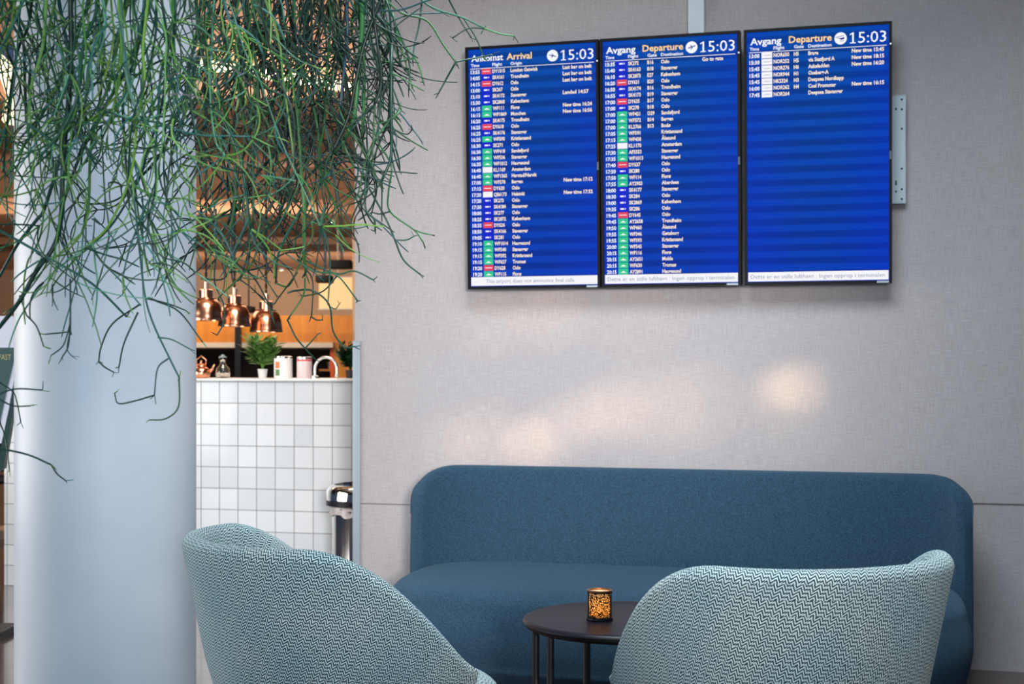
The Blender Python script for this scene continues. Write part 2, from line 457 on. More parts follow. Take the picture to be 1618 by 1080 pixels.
def display(px0, px1, label, title, title2, t2x, t2w, t1w, rows, kind, ticker, tk, gates):
    off = .12
    s0, s1 = ws(px0, off), ws(px1, off)
    base = wp((s0+s1)/2, .095, 1.531)
    t = thing('flight_display', label, 'screen', base, 0, 'flight information displays on the fabric wall')
    t.rotation_euler = (R(2.4), 0, -TH)
    # frame around the screen, front at y=-.006, body behind
    w2 = SW/2
    fr = MB()
    fr.box(-w2, -w2+BZ, -.008, .04, 0, SH).box(w2-BZ, w2, -.008, .04, 0, SH)
    fr.box(-w2+BZ, w2-BZ, -.008, .04, 0, BZ).box(-w2+BZ, w2-BZ, -.008, .04, SH-BZ, SH)
    frm = obj('frame', fr, m_bezel, t)
    obj('back_cover', MB().box(-w2+.01, w2-.01, .012, .045, .01, SH-.01), m_bezel, t)
    obj('wall_mount', MB().box(-.2, .2, .045, .062, .35, .41).box(-.2, .2, .045, .062, .6, .66), m_blackm, t)
    sp = MB()
    sp.box(-w2+BZ-.001, w2-BZ+.001, .0, .012, BZ-.001, SH-BZ+.001)
    qs = sp
    rect(qs, 0.012, .988, HL-.0012, HL+.0012, 6)
    rect(qs, 0.0, 1.0, BB, 1.0, 5)
    qt(qs, title, .022, .047, .0265, 6, t1w)
    qt(qs, title2, t2x, .047, .0265, 7, t2w)
    plane_icon(qs, .667, .041, .024, kind)
    qt(qs, '15:03', .748, .063, .0435, 6, .237, bold=0)
    rect(qs, .733, .772, .0594, .0632, 6, -.0009)
    X1 = -AW/2+.750*AW; Z1 = AH+BZ+.003-.063*AH
    qs.add([(X1, -.001, Z1+.0435*.97), (X1, -.001, Z1+.0435*.86), (X1-.010, -.001, Z1+.0435*.72), (X1-.010, -.001, Z1+.0435*.83)], [(0,1,2,3)], 6)
    qt(qs, 'Time', .018, .0695, .0125, 6, .068)
    qt(qs, 'Flight', .19, .0695, .0125, 6, .078)
    if gates:
        qt(qs, 'Gate', .337, .0695, .0125, 6, .07); qt(qs, 'Destination', .438, .0695, .0125, 6, .165)
    else:
        qt(qs, 'Origin', .335, .0695, .0125, 6, .09)
    for i, row in enumerate(rows):
        tm, tg, fl, gt, de, stt = row
        y0 = HL+i*RP; yb = y0+RP*.83
        qt(qs, tm, .016, yb, .0150, 6, .073, bold=.030)
        rect(qs, .103, .18, y0+RP*.06, y0+RP*.97, TAGC[tg])
        if tg == 'R': rect(qs, .114, .17, y0+RP*.46, y0+RP*.56, 6, -.001)
        elif tg == 'B':
            rect(qs, .121, .15, y0+RP*.40, y0+RP*.64, 6, -.001); rect(qs, .157, .163, y0+RP*.40, y0+RP*.64, 6, -.001)
        elif tg == 'G':
            X = lambda f: -AW/2+f*AW
            zc = AH+BZ+.003-(y0+RP*.62)*AH
            qs.add([(X(.118), -.001, zc-.002), (X(.168), -.001, zc-.002), (X(.15), -.001, zc+.003), (X(.142), -.001, zc+.006)], [(0,1,2,3)], 6)
        elif kind == 'heli': rect(qs, .118, .168, y0+RP*.5, y0+RP*.56, 8, -.001)
        qt(qs, fl, .19, yb, .0148, 1, squeeze=.80, bold=.030)
        if gt: qt(qs, gt, .335, yb, .0148, 1, squeeze=.80, bold=.030)
        qt(qs, de, .438 if gates else .335, yb, .0148, 1, squeeze=.83, bold=.030)
        if stt: qt(qs, stt, .745, yb, .0148, 1, .225 if stt.startswith(('New','Last')) else (.155 if stt.startswith('Go') else .20), bold=.030)
    qt(qs, ticker, tk[0], .989, .0165, 8, tk[1], bold=-.004)
    flush()
    obj('screen_panel', sp, SM, t)
    led = MB().box(w2-.008, w2-.002, -.0095, -.008, SH-.092, SH-.086)
    o1 = obj('indicator_light', led, m_swhite, frm)
    obj('sensor', MB().box(w2-.0095, w2-.002, -.0105, -.008, SH*.475, SH*.475+.032), mat('sensor_grey', lin(80,90,95), .3), frm)
    obj('sticker', MB().box(w2-.058, w2-.012, -.0088, -.008, .0015, .0095), m_steel, frm)
    return t
A = [r.split('|') for r in '''13:55|R|DY1315||London Gatwick|Last bag on belt
14:05|B|SK4161||Trondheim|Last bag on belt
14:15|R|DY612||Oslo|Last bag on belt
15:00|B|SK267||Oslo|
15:10|B|SK4172||Stavanger|Landed 14:57
15:30|B|SK2868||København|
16:15|G|WF111||Florø|New time 16:24
16:15|G|WF1869||Munchen|New time 16:56
16:20|B|SK4175||Trondheim|
16:25|R|DY618||Oslo|
16:25|B|SK4176||Stavanger|
16:25|G|WF590||Kristiansand|
16:30|B|SK271||Oslo|
16:30|G|WF418||Sandefjord|
16:30|G|WF536||Stavanger|
16:35|G|WF1012||Haugesund|
16:40|W|KL1169||Amsterdam|
16:40|G|WF1365||Harstad/Narvik|
17:00|G|WF570||Bergen|New time 17:12
17:15|R|DY620||Oslo|
17:20|W|QB6173||Helsinki|New time 17:32
17:20|B|SK273||Oslo|
17:30|B|SK4184||Stavanger|
18:00|B|SK277||Oslo|
18:25|B|SK2872||København|
18:35|R|DY626||Oslo|
18:50|B|SK4166||Stavanger|
19:05|B|SK281||Oslo|
19:10|G|WF1014||Haugesund|
19:15|G|WF540||Stavanger|
19:15|G|WF592||Kristiansand|
19:15|G|WF627||Tromsø|
19:20|R|DY628||Oslo|
19:20|G|WF115||Florø|'''.split('\n')]
B = [r.split('|') for r in '''15:35|B|SK272|B16|Oslo|Go to gate
15:40|B|SK4163|B18|Stavanger|
16:10|B|SK2873|E27|København|
16:20|R|DY631|B20|Oslo|
16:50|B|SK4174|B16|Trondheim|
16:55|B|SK4173|B19|Stavanger|
17:00|R|DY635|B17|Oslo|
17:00|B|SK278|B18|Oslo|
17:00|G|WF421|D29|Sandefjord|
17:00|G|WF572|B14|Bergen|
17:00|G|KL2766|B13|Bodø|
17:05|G|WF591||Kristiansand|
17:15|G|WF458||Ålesund|
17:25|W|KL1170||Amsterdam|
17:30|G|AF5553||Stavanger|
17:35|G|WF1013||Haugesund|
17:40|R|DY637||Oslo|
17:50|B|SK280||Oslo|
17:50|G|WF114||Florø|
17:55|G|AY2903||Aberdeen|
18:00|B|SK4177||Stavanger|
18:30|B|SK284||Oslo|
19:00|B|SK2869||København|
19:35|B|SK286||Oslo|
19:45|R|DY645||Oslo|
19:45|G|AY2658||Trondheim|
19:50|G|WF460||Ålesund|
19:55|G|WF346||Gøteborg|
19:55|G|WF593||Kristiansand|
20:00|G|WF545||Stavanger|
20:15|G|WF116||Florø|
20:15|G|AY2651||Molde|
20:15|G|WF630||Tromsø|
20:15|G|AY2891||Haugesund|'''.split('\n')]
H = [r.split('|') for r in '''13:00|W|NOR650|H5|Brage|New time 15:45
15:30|W|NOR252|H5|via Statfjord A|New time 18:15
15:45|W|NOR276|H6|Askeladden|New time 16:20
15:45|W|NOR944|H1|Oseberg-A|
15:45|W|HKS324|H3|Deepsea Nordkapp|
16:00|W|NOR262|H4|Cosl Promoter|New time 16:15
17:45|W|NOR264||Deepsea Stavanger|'''.split('\n')]
display(738.5, 946, 'blue arrivals screen headed Ankomst Arrival, leftmost of the three wall displays', 'Ankomst', 'Arrival', .305, .20, .255, A, 'arr',
        'This airport does not announce final calls', (.12, .70), False)
display(949, 1170.5, 'blue departures screen full of flights, hung between the two other displays', 'Avgang', 'Departure', .30, .305, .225, B, 'dep',
        'Dette er en stille lufthavn : Ingen opprop i terminalen', (.02, .955), True)
display(1176, 1409.5, 'blue departures screen with seven helicopter flights and empty lower part', 'Avgang', 'Departure', .30, .305, .225, H, 'heli',
        'Dette er en stille lufthavn : Ingen opprop i terminalen', (.02, .955), True)

# mounting plate sticking out on the right, cable trunking above
s0 = ws(1413.5, .03); s1 = ws(1431, .03)
dd = 5.57
t = thing('mounting_plate', 'grey perforated steel mounting plate sticking out right of the displays', 'bracket', wp((s0+s1)/2, 0, 1.2+(579-316)/FPX*dd), -TH)
hw = (s1-s0)/2; hh = (316-142)/FPX*dd
obj('plate', MB().box(-hw-.03, hw, -.034, -.030, 0, hh).box(-hw-.03, -hw-.02, -.034, -.0008, 0, hh), m_steel, t)
for fz in (.04, .13, .32, .69, .87, .96):
    bl = MB().lathe([(.0045, 0), (.0045, .002)], 14)
    bl.v = [(x+hw*.3, -.0362+z, fz*hh+y) for x, y, z in bl.v]
    obj('bolt', bl, m_hole, t)
for fz in (.1, .17, .19, .865): obj('slot', MB().box(-hw+.002, -hw+.009, -.036, -.0339, fz*hh, fz*hh+.009), m_hole, t)
s0 = ws(1087.5, .03); s1 = ws(1112.5, .03)
tr = thing('cable_trunking', 'white plastic cable trunking running up the wall above the middle display', 'cable trunking', wp((s0+s1)/2, 0, 2.5), -TH)
hw = (s1-s0)/2
obj('channel', MB().box(-hw, hw, -.018, -.0005, 0, 1.5), m_trunk, tr)
obj('cover', MB().box(-hw-.001, hw+.001, -.032, -.018, 0, 1.5), m_trunk, tr, bevel=.003)

# ------------------------------------------------------------------ sofa
def srect(a, b, n, m=72):
    out = []
    for i in range(m):
        t = 2*PI*i/m
        c_, s_ = math.cos(t), math.sin(t)
        r = (abs(c_/a)**n+abs(s_/b)**n)**(-1/n)
        out.append((r*c_, r*s_))
    return out
sx0, sx1 = ws(655, .33), ws(1530, .33)
SMID, SHW = (sx0+sx1)/2, (sx1-sx0)/2
sofa = thing('sofa', 'long dark blue wool sofa with curved back against the fabric wall', 'sofa', wp(SMID, 0, 0), -TH)
# backrest: plan path with curled ends, local y negative = into the room
path = []
rc = .26; yb = -.22
ang = R(62)
Ls = SHW - rc*math.sin(ang) + .0
n1 = 16
for i in range(n1+1):
    a = ang*(1-i/n1)
    path.append((-(Ls)-rc*math.sin(a), yb-rc*(1-math.cos(a)), -a))
for i in range(1, 30): path.append((-Ls+2*Ls*i/30, yb, 0))
for i in range(n1+1):
    a = ang*i/n1
    path.append((Ls+rc*math.sin(a), yb-rc*(1-math.cos(a)), a))
# arclength
al = [0]
for p, q in zip(path, path[1:]): al.append(al[-1]+math.hypot(q[0]-p[0], q[1]-p[1]))
LT = al[-1]
# insert extra samples near ends handled by non-uniform resample
def psamp(s):
    s = max(0, min(LT, s))
    for i in range(len(al)-1):
        if al[i+1] >= s-1e-9:
            f = (s-al[i])/(al[i+1]-al[i]+1e-12)
            return [path[i][k]+(path[i+1][k]-path[i][k])*f for k in range(3)]
    return path[-1]
ZT, ZB_, RCN, TK = .785, .12, .19, .075
def hgt(s):
    e = min(s, LT-s)
    if e >= RCN: return ZT
    q = 1-e/RCN
    return ZT-RCN*(1-(1-q**2.3)**(1/2.3))*.98
ss = []
for i in range(22):
    ss.append(RCN*(1-math.cos(PI/2*i/22)))
ss += [RCN+(LT-2*RCN)*i/46 for i in range(46)]
ss += [LT-x for x in ss[:22][::-1]] if False else [LT-RCN*(1-math.cos(PI/2*i/22)) for i in range(22, -1, -1)]
rings_ = []
for s_ in ss:
    x, y, a = psamp(s_)
    e = min(s_, LT-s_); th = TK*(min(1, (e+.004)/.03))**.5
    zt = hgt(s_)
    # cross-section loop: outer normal points to wall side
    nx, ny = math.sin(-a)*-1, math.cos(a)          # outward (towards wall / sides)
    nx, ny = math.sin(a), math.cos(a)
    loop = []
    rr = min(th/2, .034)
    prof = [(-th/2, ZB_)]
    for k in range(1, 8): prof.append((-th/2, ZB_+(zt-rr-ZB_)*k/8))
    for k in range(9):
        w = PI-PI*k/8
        prof.append((th/2*math.cos(w), zt-rr+rr*math.sin(w)))
    for k in range(7, 0, -1): prof.append((th/2, ZB_+(zt-rr-ZB_)*k/8))
    prof.append((th/2, ZB_))
    for o_, z in prof:
        lean = .09*(z-.4)/.4 if z > .4 else 0       # back leans towards the wall a little
        loop.append((x+nx*o_, y+ny*(o_+0)+lean*math.cos(a)*.6, z))
    rings_.append(loop)
bk = MB().rings(rings_)
sofa_back = obj('backrest', bk, m_sofa, sofa, smooth=True, auto=60)
# piping along the outer top edge
pp = []
for s_, lp in zip(ss, rings_): pp.append(lp[len(lp)//2+3])
obj('piping', MB().tube(pp, .004, 6), m_piping, sofa_back, smooth=True)
# seat body
def seatring(ins, z, bulge=0, crown=0, zc=0):
    a, b = SHW-.014-ins, .43-ins
    out = []
    for x, y in srect(a, b, 3.4, 120):
        yy = y-.70+.18
        zz = z
        out.append((x, min(yy, -.165-.0*ins), zz))
    return out
ri = []
for k in range(0, 5): ri.append(seatring(.05-.0125*k, .03+.012*k))
for k in range(0, 10): ri.append(seatring(-.02*math.sin(PI*k/9), .09+.22*k/9))
rt = .085
for k in range(1, 13):
    w = PI/2*k/12
    ri.append(seatring(rt*(1-math.cos(w))*1.5, .31+rt*math.sin(w)))
for k in range(1, 6): ri.append(seatring(rt*1.5+.05*k, .395+.002*k))
obj('seat', MB().rings(ri), m_sofa, sofa, smooth=True, auto=70)
for sx in (-1, 1):
    for yy in (-.28, -.80):
        obj('leg', MB().lathe([(.02,0),(.024,.04)], 16, c=(sx*(SHW-.25), yy, 0)), m_black, sofa, smooth=True, auto=40)

# ------------------------------------------------------------------ lounge chairs
CA, CB, CZ, CZA, P1, P2, CK, CN = .383, .441, .801, .403, .82, 2.672, .201, 2.218
def smst(x):
    x = max(0, min(1, x)); return x*x*(3-2*x)
def chair_rim(phi):
    t_ = smst((abs(phi)-P1)/(P2-P1)); z = CZ-(CZ-CZA)*t_
    r = (abs(math.sin(phi)/CA)**CN+abs(math.cos(phi)/CB)**CN)**(-1/CN)
    return r, z
def make_chair(label, loc, rz):
    t = thing('lounge_chair', label, 'armchair', loc, rz, 'teal zigzag tub chairs around the small table')
    PHM = R(120); NP = 96; ZL = .22
    TKc = .052
    mb = MB()
    # u coordinate: arclength at mid height
    phs = [-PHM+2*PHM*i/NP for i in range(NP+1)]
    arc = [0]
    for i in range(NP):
        r0, _ = chair_rim(phs[i]); r1, _ = chair_rim(phs[i+1])
        p = (r0*math.sin(phs[i]), r0*math.cos(phs[i])); q = (r1*math.sin(phs[i+1]), r1*math.cos(phs[i+1]))
        arc.append(arc[-1]+math.hypot(p[0]-q[0], p[1]-q[1]))
    cols = []; uvc = []
    NO, NRr = 18, 8
    for i, ph in enumerate(phs):
        R0, zr = chair_rim(ph)
        e = (PHM-abs(ph))*.36
        th = TKc*min(1, math.sqrt(max(0, e)/.05+.02))
        def rad(z):                                     # outer shell radius
            k = CZ-z
            return R0-CK*k-.37*max(0, k-.28)**1.6
        col = []; 
        rr = th/2
        zt = zr-rr
        for k in range(NO+1):
            z = ZL+(zt-ZL)*k/NO
            col.append((rad(z), z))
        for k in range(1, NRr):
            w = PI*k/NRr
            col.append((rad(zt)-rr+rr*math.cos(w), zt+rr*math.sin(w)))
        for k in range(NO+1):
            z = zt+(ZL+.06-zt)*k/NO
            col.append((rad(z)-th-.0, z))
        v = 0; uvs = []
        # v measured down from the rim along the profile so rows follow the rim
        dist = [0]
        for a_, b_ in zip(col, col[1:]): dist.append(dist[-1]+math.hypot(a_[0]-b_[0], a_[1]-b_[1]))
        ref = dist[NO]
        for (r, z), d_ in zip(col, dist):
            cols.append((r*math.sin(ph), -r*math.cos(ph), z))
            vv_ = (d_-ref) + (zr-CZ)*.85
            uvc.append((arc[i], vv_))
    m = len(col)
    ff = []
    for i in range(NP):
        for k in range(m-1):
            ff.append((i*m+k, (i+1)*m+k, (i+1)*m+k+1, i*m+k+1))
    ff.append([k for k in range(m)]); ff.append([NP*m+k for k in range(m)][::-1])
    mb.add(cols, ff, 0, uvs=uvc)
    obj('shell', mb, m_knit, t, smooth=True, auto=60)
    # seat cushion
    sr = []; 
    def ring(ins, z):
        return [(x, y+.048, z) for x, y in srect(.258-ins, .282-ins, 2.6, 64)]
    for k in range(7):
        w = PI/2*k/6; sr.append(ring(.05*(1-math.sin(w)), .30-.05*math.cos(w)+.0))
    for k in range(1, 9):
        w = PI/2*k/8; sr.append(ring(.06*(1-math.cos(w)), .385+.055*math.sin(w)))
    for k in range(1, 5): sr.append(ring(.06+.05*k, .44+.003*k))
    mb = MB(); n = 64
    for r_ in sr: r_.append(r_[0])
    n = 65
    vv = [p for r in sr for p in r]; per = 2.0
    dv = [0]
    for r0_, r1_ in zip(sr, sr[1:]): dv.append(dv[-1]+(Vector(r0_[0])-Vector(r1_[0])).length)
    uvs = [(per*(k_%n)/(n-1), -dv[k_//n]) for k_ in range(len(vv))]
    ff = [(i*n+k, i*n+k+1, (i+1)*n+k+1, (i+1)*n+k) for i in range(len(sr)-1) for k in range(n-1)]
    ff += [list(range(n-1))[::-1], [(len(sr)-1)*n+k for k in range(n-1)]]
    mb.add(vv, ff, 0, uvs=uvs)
    obj('seat', mb, m_knit, t, smooth=True, auto=60)
    obj('underframe', MB().rings([[(x, y+.02, z) for x, y in srect(.25, .25, 2.6, 48)] for z in (.205, .26)]), m_blackm, t, smooth=True, auto=40)
    for sx in (-1, 1):
        for sy in (-1, 1):
            obj('leg', MB().tube([(sx*.2, .02+sy*.2, .21), (sx*.26, .02+sy*.27, 0.001)], [.016, .011], 12), m_black, t, smooth=True, auto=40)
    return t
make_chair('teal zigzag tub chair nearest the column, turned to the right with its inside rim showing', (-.363, 3.493, 0), -1.098)
make_chair('teal zigzag tub chair seen from behind, in front of the right half of the sofa', (.561, 3.212, 0), .429)

# ------------------------------------------------------------------ side table
tc = at(986, 579, 4.16)
tbl = thing('side_table', 'small round black side table between the two tub chairs', 'table', (tc.x, tc.y, 0), 0)
TZ = .468; TR = .297
prof = [(0.0, -.03), (TR-.03, -.03), (TR-.018, -.028), (TR-.006, -.021), (TR, -.011), (TR-.003, -.004), (TR-.010, -.0005), (TR-.018, 0), (TR-.022, -.0012), (0.0, -.0012)]
mbt = MB().lathe([(r, z+TZ) for r, z in prof], 96, cap0=False, cap1=False)
obj('tabletop', mbt, m_black, tbl, smooth=True, auto=50)
for a in (178, 212, 242, -2, 32, 62):
    a = R(a); r0 = .258
    pts = []
    for k in range(7):
        f = k/6; pts.append((r0*math.cos(a), r0*math.sin(a), (TZ-.029)-(TZ-.029-.275)*f))
    for k in range(1, 8):
        f = k/7; s_ = f*f*(3-2*f)
        r1 = r0-(r0-.10)*s_
        pts.append((r1*math.cos(a+.2*s_), r1*math.sin(a+.2*s_), .275-.145*f))
    for k in range(1, 6):
        f = k/5; r1 = .10+.12*f*f
        pts.append((r1*math.cos(a+.2), r1*math.sin(a+.2), .13-.125*f))
    obj('leg', MB().tube(pts, .0105, 12), m_blackm, tbl, smooth=True, auto=40)
obj('ring', MB().tube([(.104*math.cos(2*PI*k/32), .104*math.sin(2*PI*k/32), .15) for k in range(33)], .007, 8), m_blackm, tbl, smooth=True)

# candle holder
kc = at(947.5, 579, 4.12)
ch = thing('candle_holder', 'small perforated black tealight holder glowing amber on the side table', 'candle holder', (kc.x, kc.y, TZ-.001), 0)
m_pf = mat('pierced_metal', lin(24,18,14), .35, .6); N = NT(m_pf); s = N.sep(N.coord())
ang_ = N.math('ARCTAN2', s[1], s[0])
vec = N.comb(N.math('MULTIPLY', ang_, .036), N.math('MULTIPLY', s[2], .8))
vo = N.t.nodes.new('ShaderNodeTexVoronoi'); vo.feature = 'DISTANCE_TO_EDGE'; N.l(vec, vo.inputs['Vector']); vo.inputs['Scale'].default_value = 215
solid = N.math('LESS_THAN', vo.outputs[0], .115)
lo = N.math('LESS_THAN', s[2], .010); hi = N.math('GREATER_THAN', s[2], .0795)
N.l(N.math('MAXIMUM', N.math('MAXIMUM', solid, lo), hi), N.b.inputs['Alpha'])
CR = .0355; CH = .087
obj('pierced_shell', MB().lathe([(CR,.004),(CR,CH),(CR-.001,CH),(CR-.001,.004)], 64, cap0=False, cap1=False), m_pf, ch, smooth=True, auto=40)
obj('base', MB().lathe([(0,0),(CR+.0025,0),(CR+.0035,.003),(CR+.0025,.007),(0,.007)], 48, cap0=False, cap1=False), m_black, ch, smooth=True, auto=40)
obj('rim', MB().lathe([(CR+.001,CH-.006),(CR+.002,CH),(CR-.003,CH+.0005),(CR-.003,CH-.006)], 48, cap0=False, cap1=False), mat('brass_rim', lin(120,84,48), .3, .9), ch, smooth=True, auto=40)
m_frost = mat('amber_glass', lin(255,226,180), .5, trans=0); N = NT(m_frost)
tl = N.t.nodes.new('ShaderNodeBsdfTranslucent'); tl.inputs[0].default_value = lin(255,232,190)
ms = N.t.nodes.new('ShaderNodeMixShader'); ms.inputs[0].default_value = .75
out = [n for n in N.t.nodes if n.type == 'OUTPUT_MATERIAL'][0]
N.l(N.b.outputs[0], ms.inputs[1]); N.l(tl.outputs[0], ms.inputs[2]); N.l(ms.outputs[0], out.inputs[0])
obj('glass_insert', MB().lathe([(CR-.0055,.008),(CR-.0055,CH-.004),(CR-.0065,CH-.004),(CR-.0065,.009)], 48, cap0=False, cap1=False), m_frost, ch, smooth=True)
cndl = obj('candle', MB().lathe([(.019,.0075),(.019,.022),(.017,.0225)], 32), mat('wax', lin(250,225,180), .5), ch, smooth=True, auto=40)
obj('flame', MB().lathe([(.0008,.024),(.0042,.030),(.0048,.036),(.0030,.046),(.0004,.056)], 16), mat('flame', lin(255,200,110), .5, emit=lin(255,190,100), estr=60), cndl, smooth=True)
pl = bpy.data.lights.new('candle_light', 'POINT'); pl.energy = 4.5; pl.color = (1.0, .66, .34); pl.shadow_soft_size = .006
po = bpy.data.objects.new('candle_light', pl); C.objects.link(po); po.location = (kc.x, kc.y, TZ+.052)

# ------------------------------------------------------------------ cafe counter and what stands on it
CT = R(14)
D0 = 7.42
cxm = (435-809)/FPX*D0
ctop = EYE-(598-579)/FPX*D0
cnt = thing('bar_counter', 'white tiled cafe counter behind the column and the wall edge', 'counter', (cxm, D0, 0), -CT)
obj('tiled_front', MB().box(-1.6, 1.3, 0, .68, 0, ctop-.012), m_tiles, cnt)
obj('worktop', MB().box(-1.61, 1.31, -.008, .70, ctop-.012, ctop), m_white, cnt, bevel=.003)
def oncnt(px, back):
    u = (px-809)/FPX
    # line of points at distance 'back' behind counter front
    rx, ry = math.cos(CT), -math.sin(CT); bx, by = math.sin(CT)*back, math.cos(CT)*back
    s = (u*(D0+by)-cxm-bx)/(rx-u*ry)
    return Vector((cxm+s*rx+bx, D0+s*ry+by, ctop))
# tap
p = oncnt(515, .22); sc_ = p.y/FPX
tp = thing('swan_neck_tap', 'chrome swan neck tap arching over the tiled counter', 'tap', p, -CT)
hw = 18.5*sc_; hb = (597-582)*sc_
pts = [(-hw, 0, 0), (-hw, 0, hb*.5)]
for k in range(13):
    a = PI-PI*k/12
    pts.append((hw*math.cos(a), 0, hb+.03*0+hw*math.sin(a)*1.0))
pts.append((hw, 0, hb*.45)); 
obj('spout', MB().tube(pts, .0072, 14), mat('satin_chrome', lin(235,232,228), .25, .9), tp, smooth=True, auto=50)
obj('tap_base', MB().lathe([(.02,0),(.02,.012),(.012,.016)], 20, c=(-hw,0,0)), m_chrome, tp, smooth=True, auto=40)
obj('nozzle', MB().lathe([(.011,0),(.012,.018)], 16, c=(hw,0,hb*.45-.016)), m_chrome, tp, smooth=True, auto=40)
# canisters
for px, wpx, hpx, mm, lab in ((447.5, 29, 35, m_white, 'white canister with printed fruit beside the counter plant'), (481, 24, 34, mat('pink_enamel', lin(214,190,190), .35), 'pale pink canister between the white canister and the tap')):
    p = oncnt(px, .30); sc_ = p.y/FPX
    t = thing('canister', lab, 'canister', p, 0)
    r = wpx*sc_/2; h = hpx*sc_
    obj('body', MB().lathe([(r*.96,0),(r,.004),(r,h*.9)], 32), mm, t, smooth=True, auto=40)
    obj('lid', MB().lathe([(r*1.01,h*.9),(r*1.01,h*.97),(r*.9,h)], 32), m_chrome, t, smooth=True, auto=40)
    if px < 450:
        lb = MB()
        for a0, z0, z1, mi in ((-2.35, .45, .75, 0), (-2.35, .12, .40, 1)):
            vv = []
            for k in range(6):
                a = a0+.55*k/5
                vv += [((r+.0006)*math.cos(a), (r+.0006)*math.sin(a), z0*h), ((r+.0006)*math.cos(a), (r+.0006)*math.sin(a), z1*h)]
            lb.add(vv, [(2*k, 2*k+2, 2*k+3, 2*k+1) for k in range(5)], mi)
        obj('printed_label', lb, [mat('print_orange', lin(206,110,60), .5), mat('print_green', lin(80,120,70), .5)], t)
    else:
        obj('band', MB().lathe([(r*1.005,h*.80),(r*1.005,h*.88)], 32, cap0=False, cap1=False), mat('red_band', lin(200,60,60), .5), t)
# glass jug
p = oncnt(352, .28); sc_ = p.y/FPX
t = thing('glass_jug', 'clear round glass jug with narrow neck on the counter', 'jug', p, 0)
m_glass = mat('clear_glass', (.95,.97,.96,1), .03, trans=1.0, spec=.5)
obj('body', MB().lathe([(.02,.0),(.038,.004),(.041,.03),(.036,.055),(.020,.072),(.016,.085),(.021,.112),(.019,.112),(.014,.086),(.018,.071),(.034,.054),(.038,.03),(.034,.007),(.0,.006)], 32, cap1=False), m_glass, t, smooth=True)
obj('lid', MB().lathe([(.021,.112),(.022,.118),(.010,.122),(.008,.130)], 24), m_steel, t, smooth=True, auto=40)
# copper kettle
p = oncnt(318, .26)
t = thing('copper_kettle', 'small copper kettle at the counter end next to the column', 'kettle', p, 0)
obj('body', MB().lathe([(.03,0),(.046,.006),(.050,.028),(.042,.052),(.022,.064)], 32), m_copper, t, smooth=True, auto=60)
obj('lid', MB().lathe([(.024,.064),(.020,.074),(.006,.080),(.008,.092),(.002,.098)], 24), m_copper, t, smooth=True, auto=60)
obj('spout', MB().tube([(.04,0,.03),(.062,-.005,.05),(.074,-.008,.074)], [.010,.007,.004], 10), m_copper, t, smooth=True)
obj('handle', MB().tube([(-.022,0,.062),(-.028,0,.10),(0,0,.122),(.028,0,.10),(.022,0,.062)], .0035, 8), m_copper, t, smooth=True)

rnd = random.Random(5)
def leafy(name, label, cat, p, n, h, spread, mm, potr, poth, lw=.012, pot=m_white):
    t = thing(name, label, cat, p, 0)
    obj('pot', MB().lathe([(potr*.75,0),(potr,poth),(potr*.92,poth),(potr*.88,poth*.8)], 28), pot, t, smooth=True, auto=40)
    mb = MB()
    for i in range(n):
        a = rnd.uniform(0, 2*PI); l = h*rnd.uniform(.55, 1); sp = spread*rnd.uniform(.2, 1)
        pts = []
        for k in range(5):
            f = k/4
            pts.append(Vector((math.cos(a)*sp*f**1.4, math.sin(a)*sp*f**1.4, poth*.8+l*f*(1-.18*f*rnd.random()))))
        side = Vector((-math.sin(a), math.cos(a), 0))
        if True:
            # a stem with leaflets
            mb.tube(pts, .0016, 4)
            for k in range(6):
                f = .3+.7*k/5; b = pts[0].lerp(pts[4], f)
                for sgn in (-1, 1):
                    L = lw*rnd.uniform(2.2, 4)
                    dirv = (side*sgn+Vector((math.cos(a), math.sin(a), 0))*rnd.uniform(0,.8)+Vector((0,0,rnd.uniform(0,.9)))).normalized()
                    q = dirv.cross(Vector((0,0,1))).normalized()*lw*.5+Vector((0,0,lw*.15))
                    mb.add([b, b+dirv*L*.45+q, b+dirv*L, b+dirv*L*.45-q+Vector((0,0,.002))], [(0,1,2),(0,2,3)])
    obj('foliage', mb, mm, t)
    return t
leafy('potted_plant', 'leafy green plant in a white pot beside the jug on the counter', 'plant', oncnt(415, .36), 40, .19, .085, m_leafg, .028, .05, .024)
leafy('potted_plant', 'dark leafy plant on the counter right of the tap by the wall edge', 'plant', oncnt(554, .40), 34, .155, .075, m_leafd, .03, .045, .018, mat('dark_pot', lin(60,50,44), .6))

# waste bin
bd = 6.88
bx_ = (577-809)/FPX*bd
bs = bd/FPX
t = thing('waste_bin', 'polished steel waste bin with open black top beside the tiled counter', 'bin', (bx_, bd, 0), 0)
br_ = 52*bs; rr_ = 61*bs
zt_ = EYE-(764-579)*bs; zb2 = EYE-(797-579)*bs
obj('body', MB().lathe([(br_,0),(br_,zb2-.01)], 64), m_chrome, t, smooth=True, auto=40)
rimo = obj('rim', MB().lathe([(rr_,zb2+.026),(rr_*1.0,zt_-.03),(rr_*.93,zt_-.008),(rr_*.80,zt_),(rr_*.78,zt_-.01),(rr_*.80,zb2+.02)], 64, cap0=False, cap1=False), m_chrome, t, smooth=True, auto=50)
obj('rim_band', MB().lathe([(rr_*.96,zb2),(rr_*1.005,zb2+.002),(rr_*1.005,zb2+.026),(rr_*.96,zb2+.027)], 64, cap0=False, cap1=False), m_black, rimo, smooth=True, auto=40)
obj('opening', MB().lathe([(0,zt_-.05),(rr_*.78,zt_-.05)], 48, cap0=False, cap1=False).lathe([(rr_*.785,zt_-.05),(rr_*.785,zt_-.004)], 48, cap0=False, cap1=False), m_dark, t, smooth=True)
m_bag = mat('bag_plastic', lin(215,205,205), .35, trans=.3); 
bg = MB(); rg = []
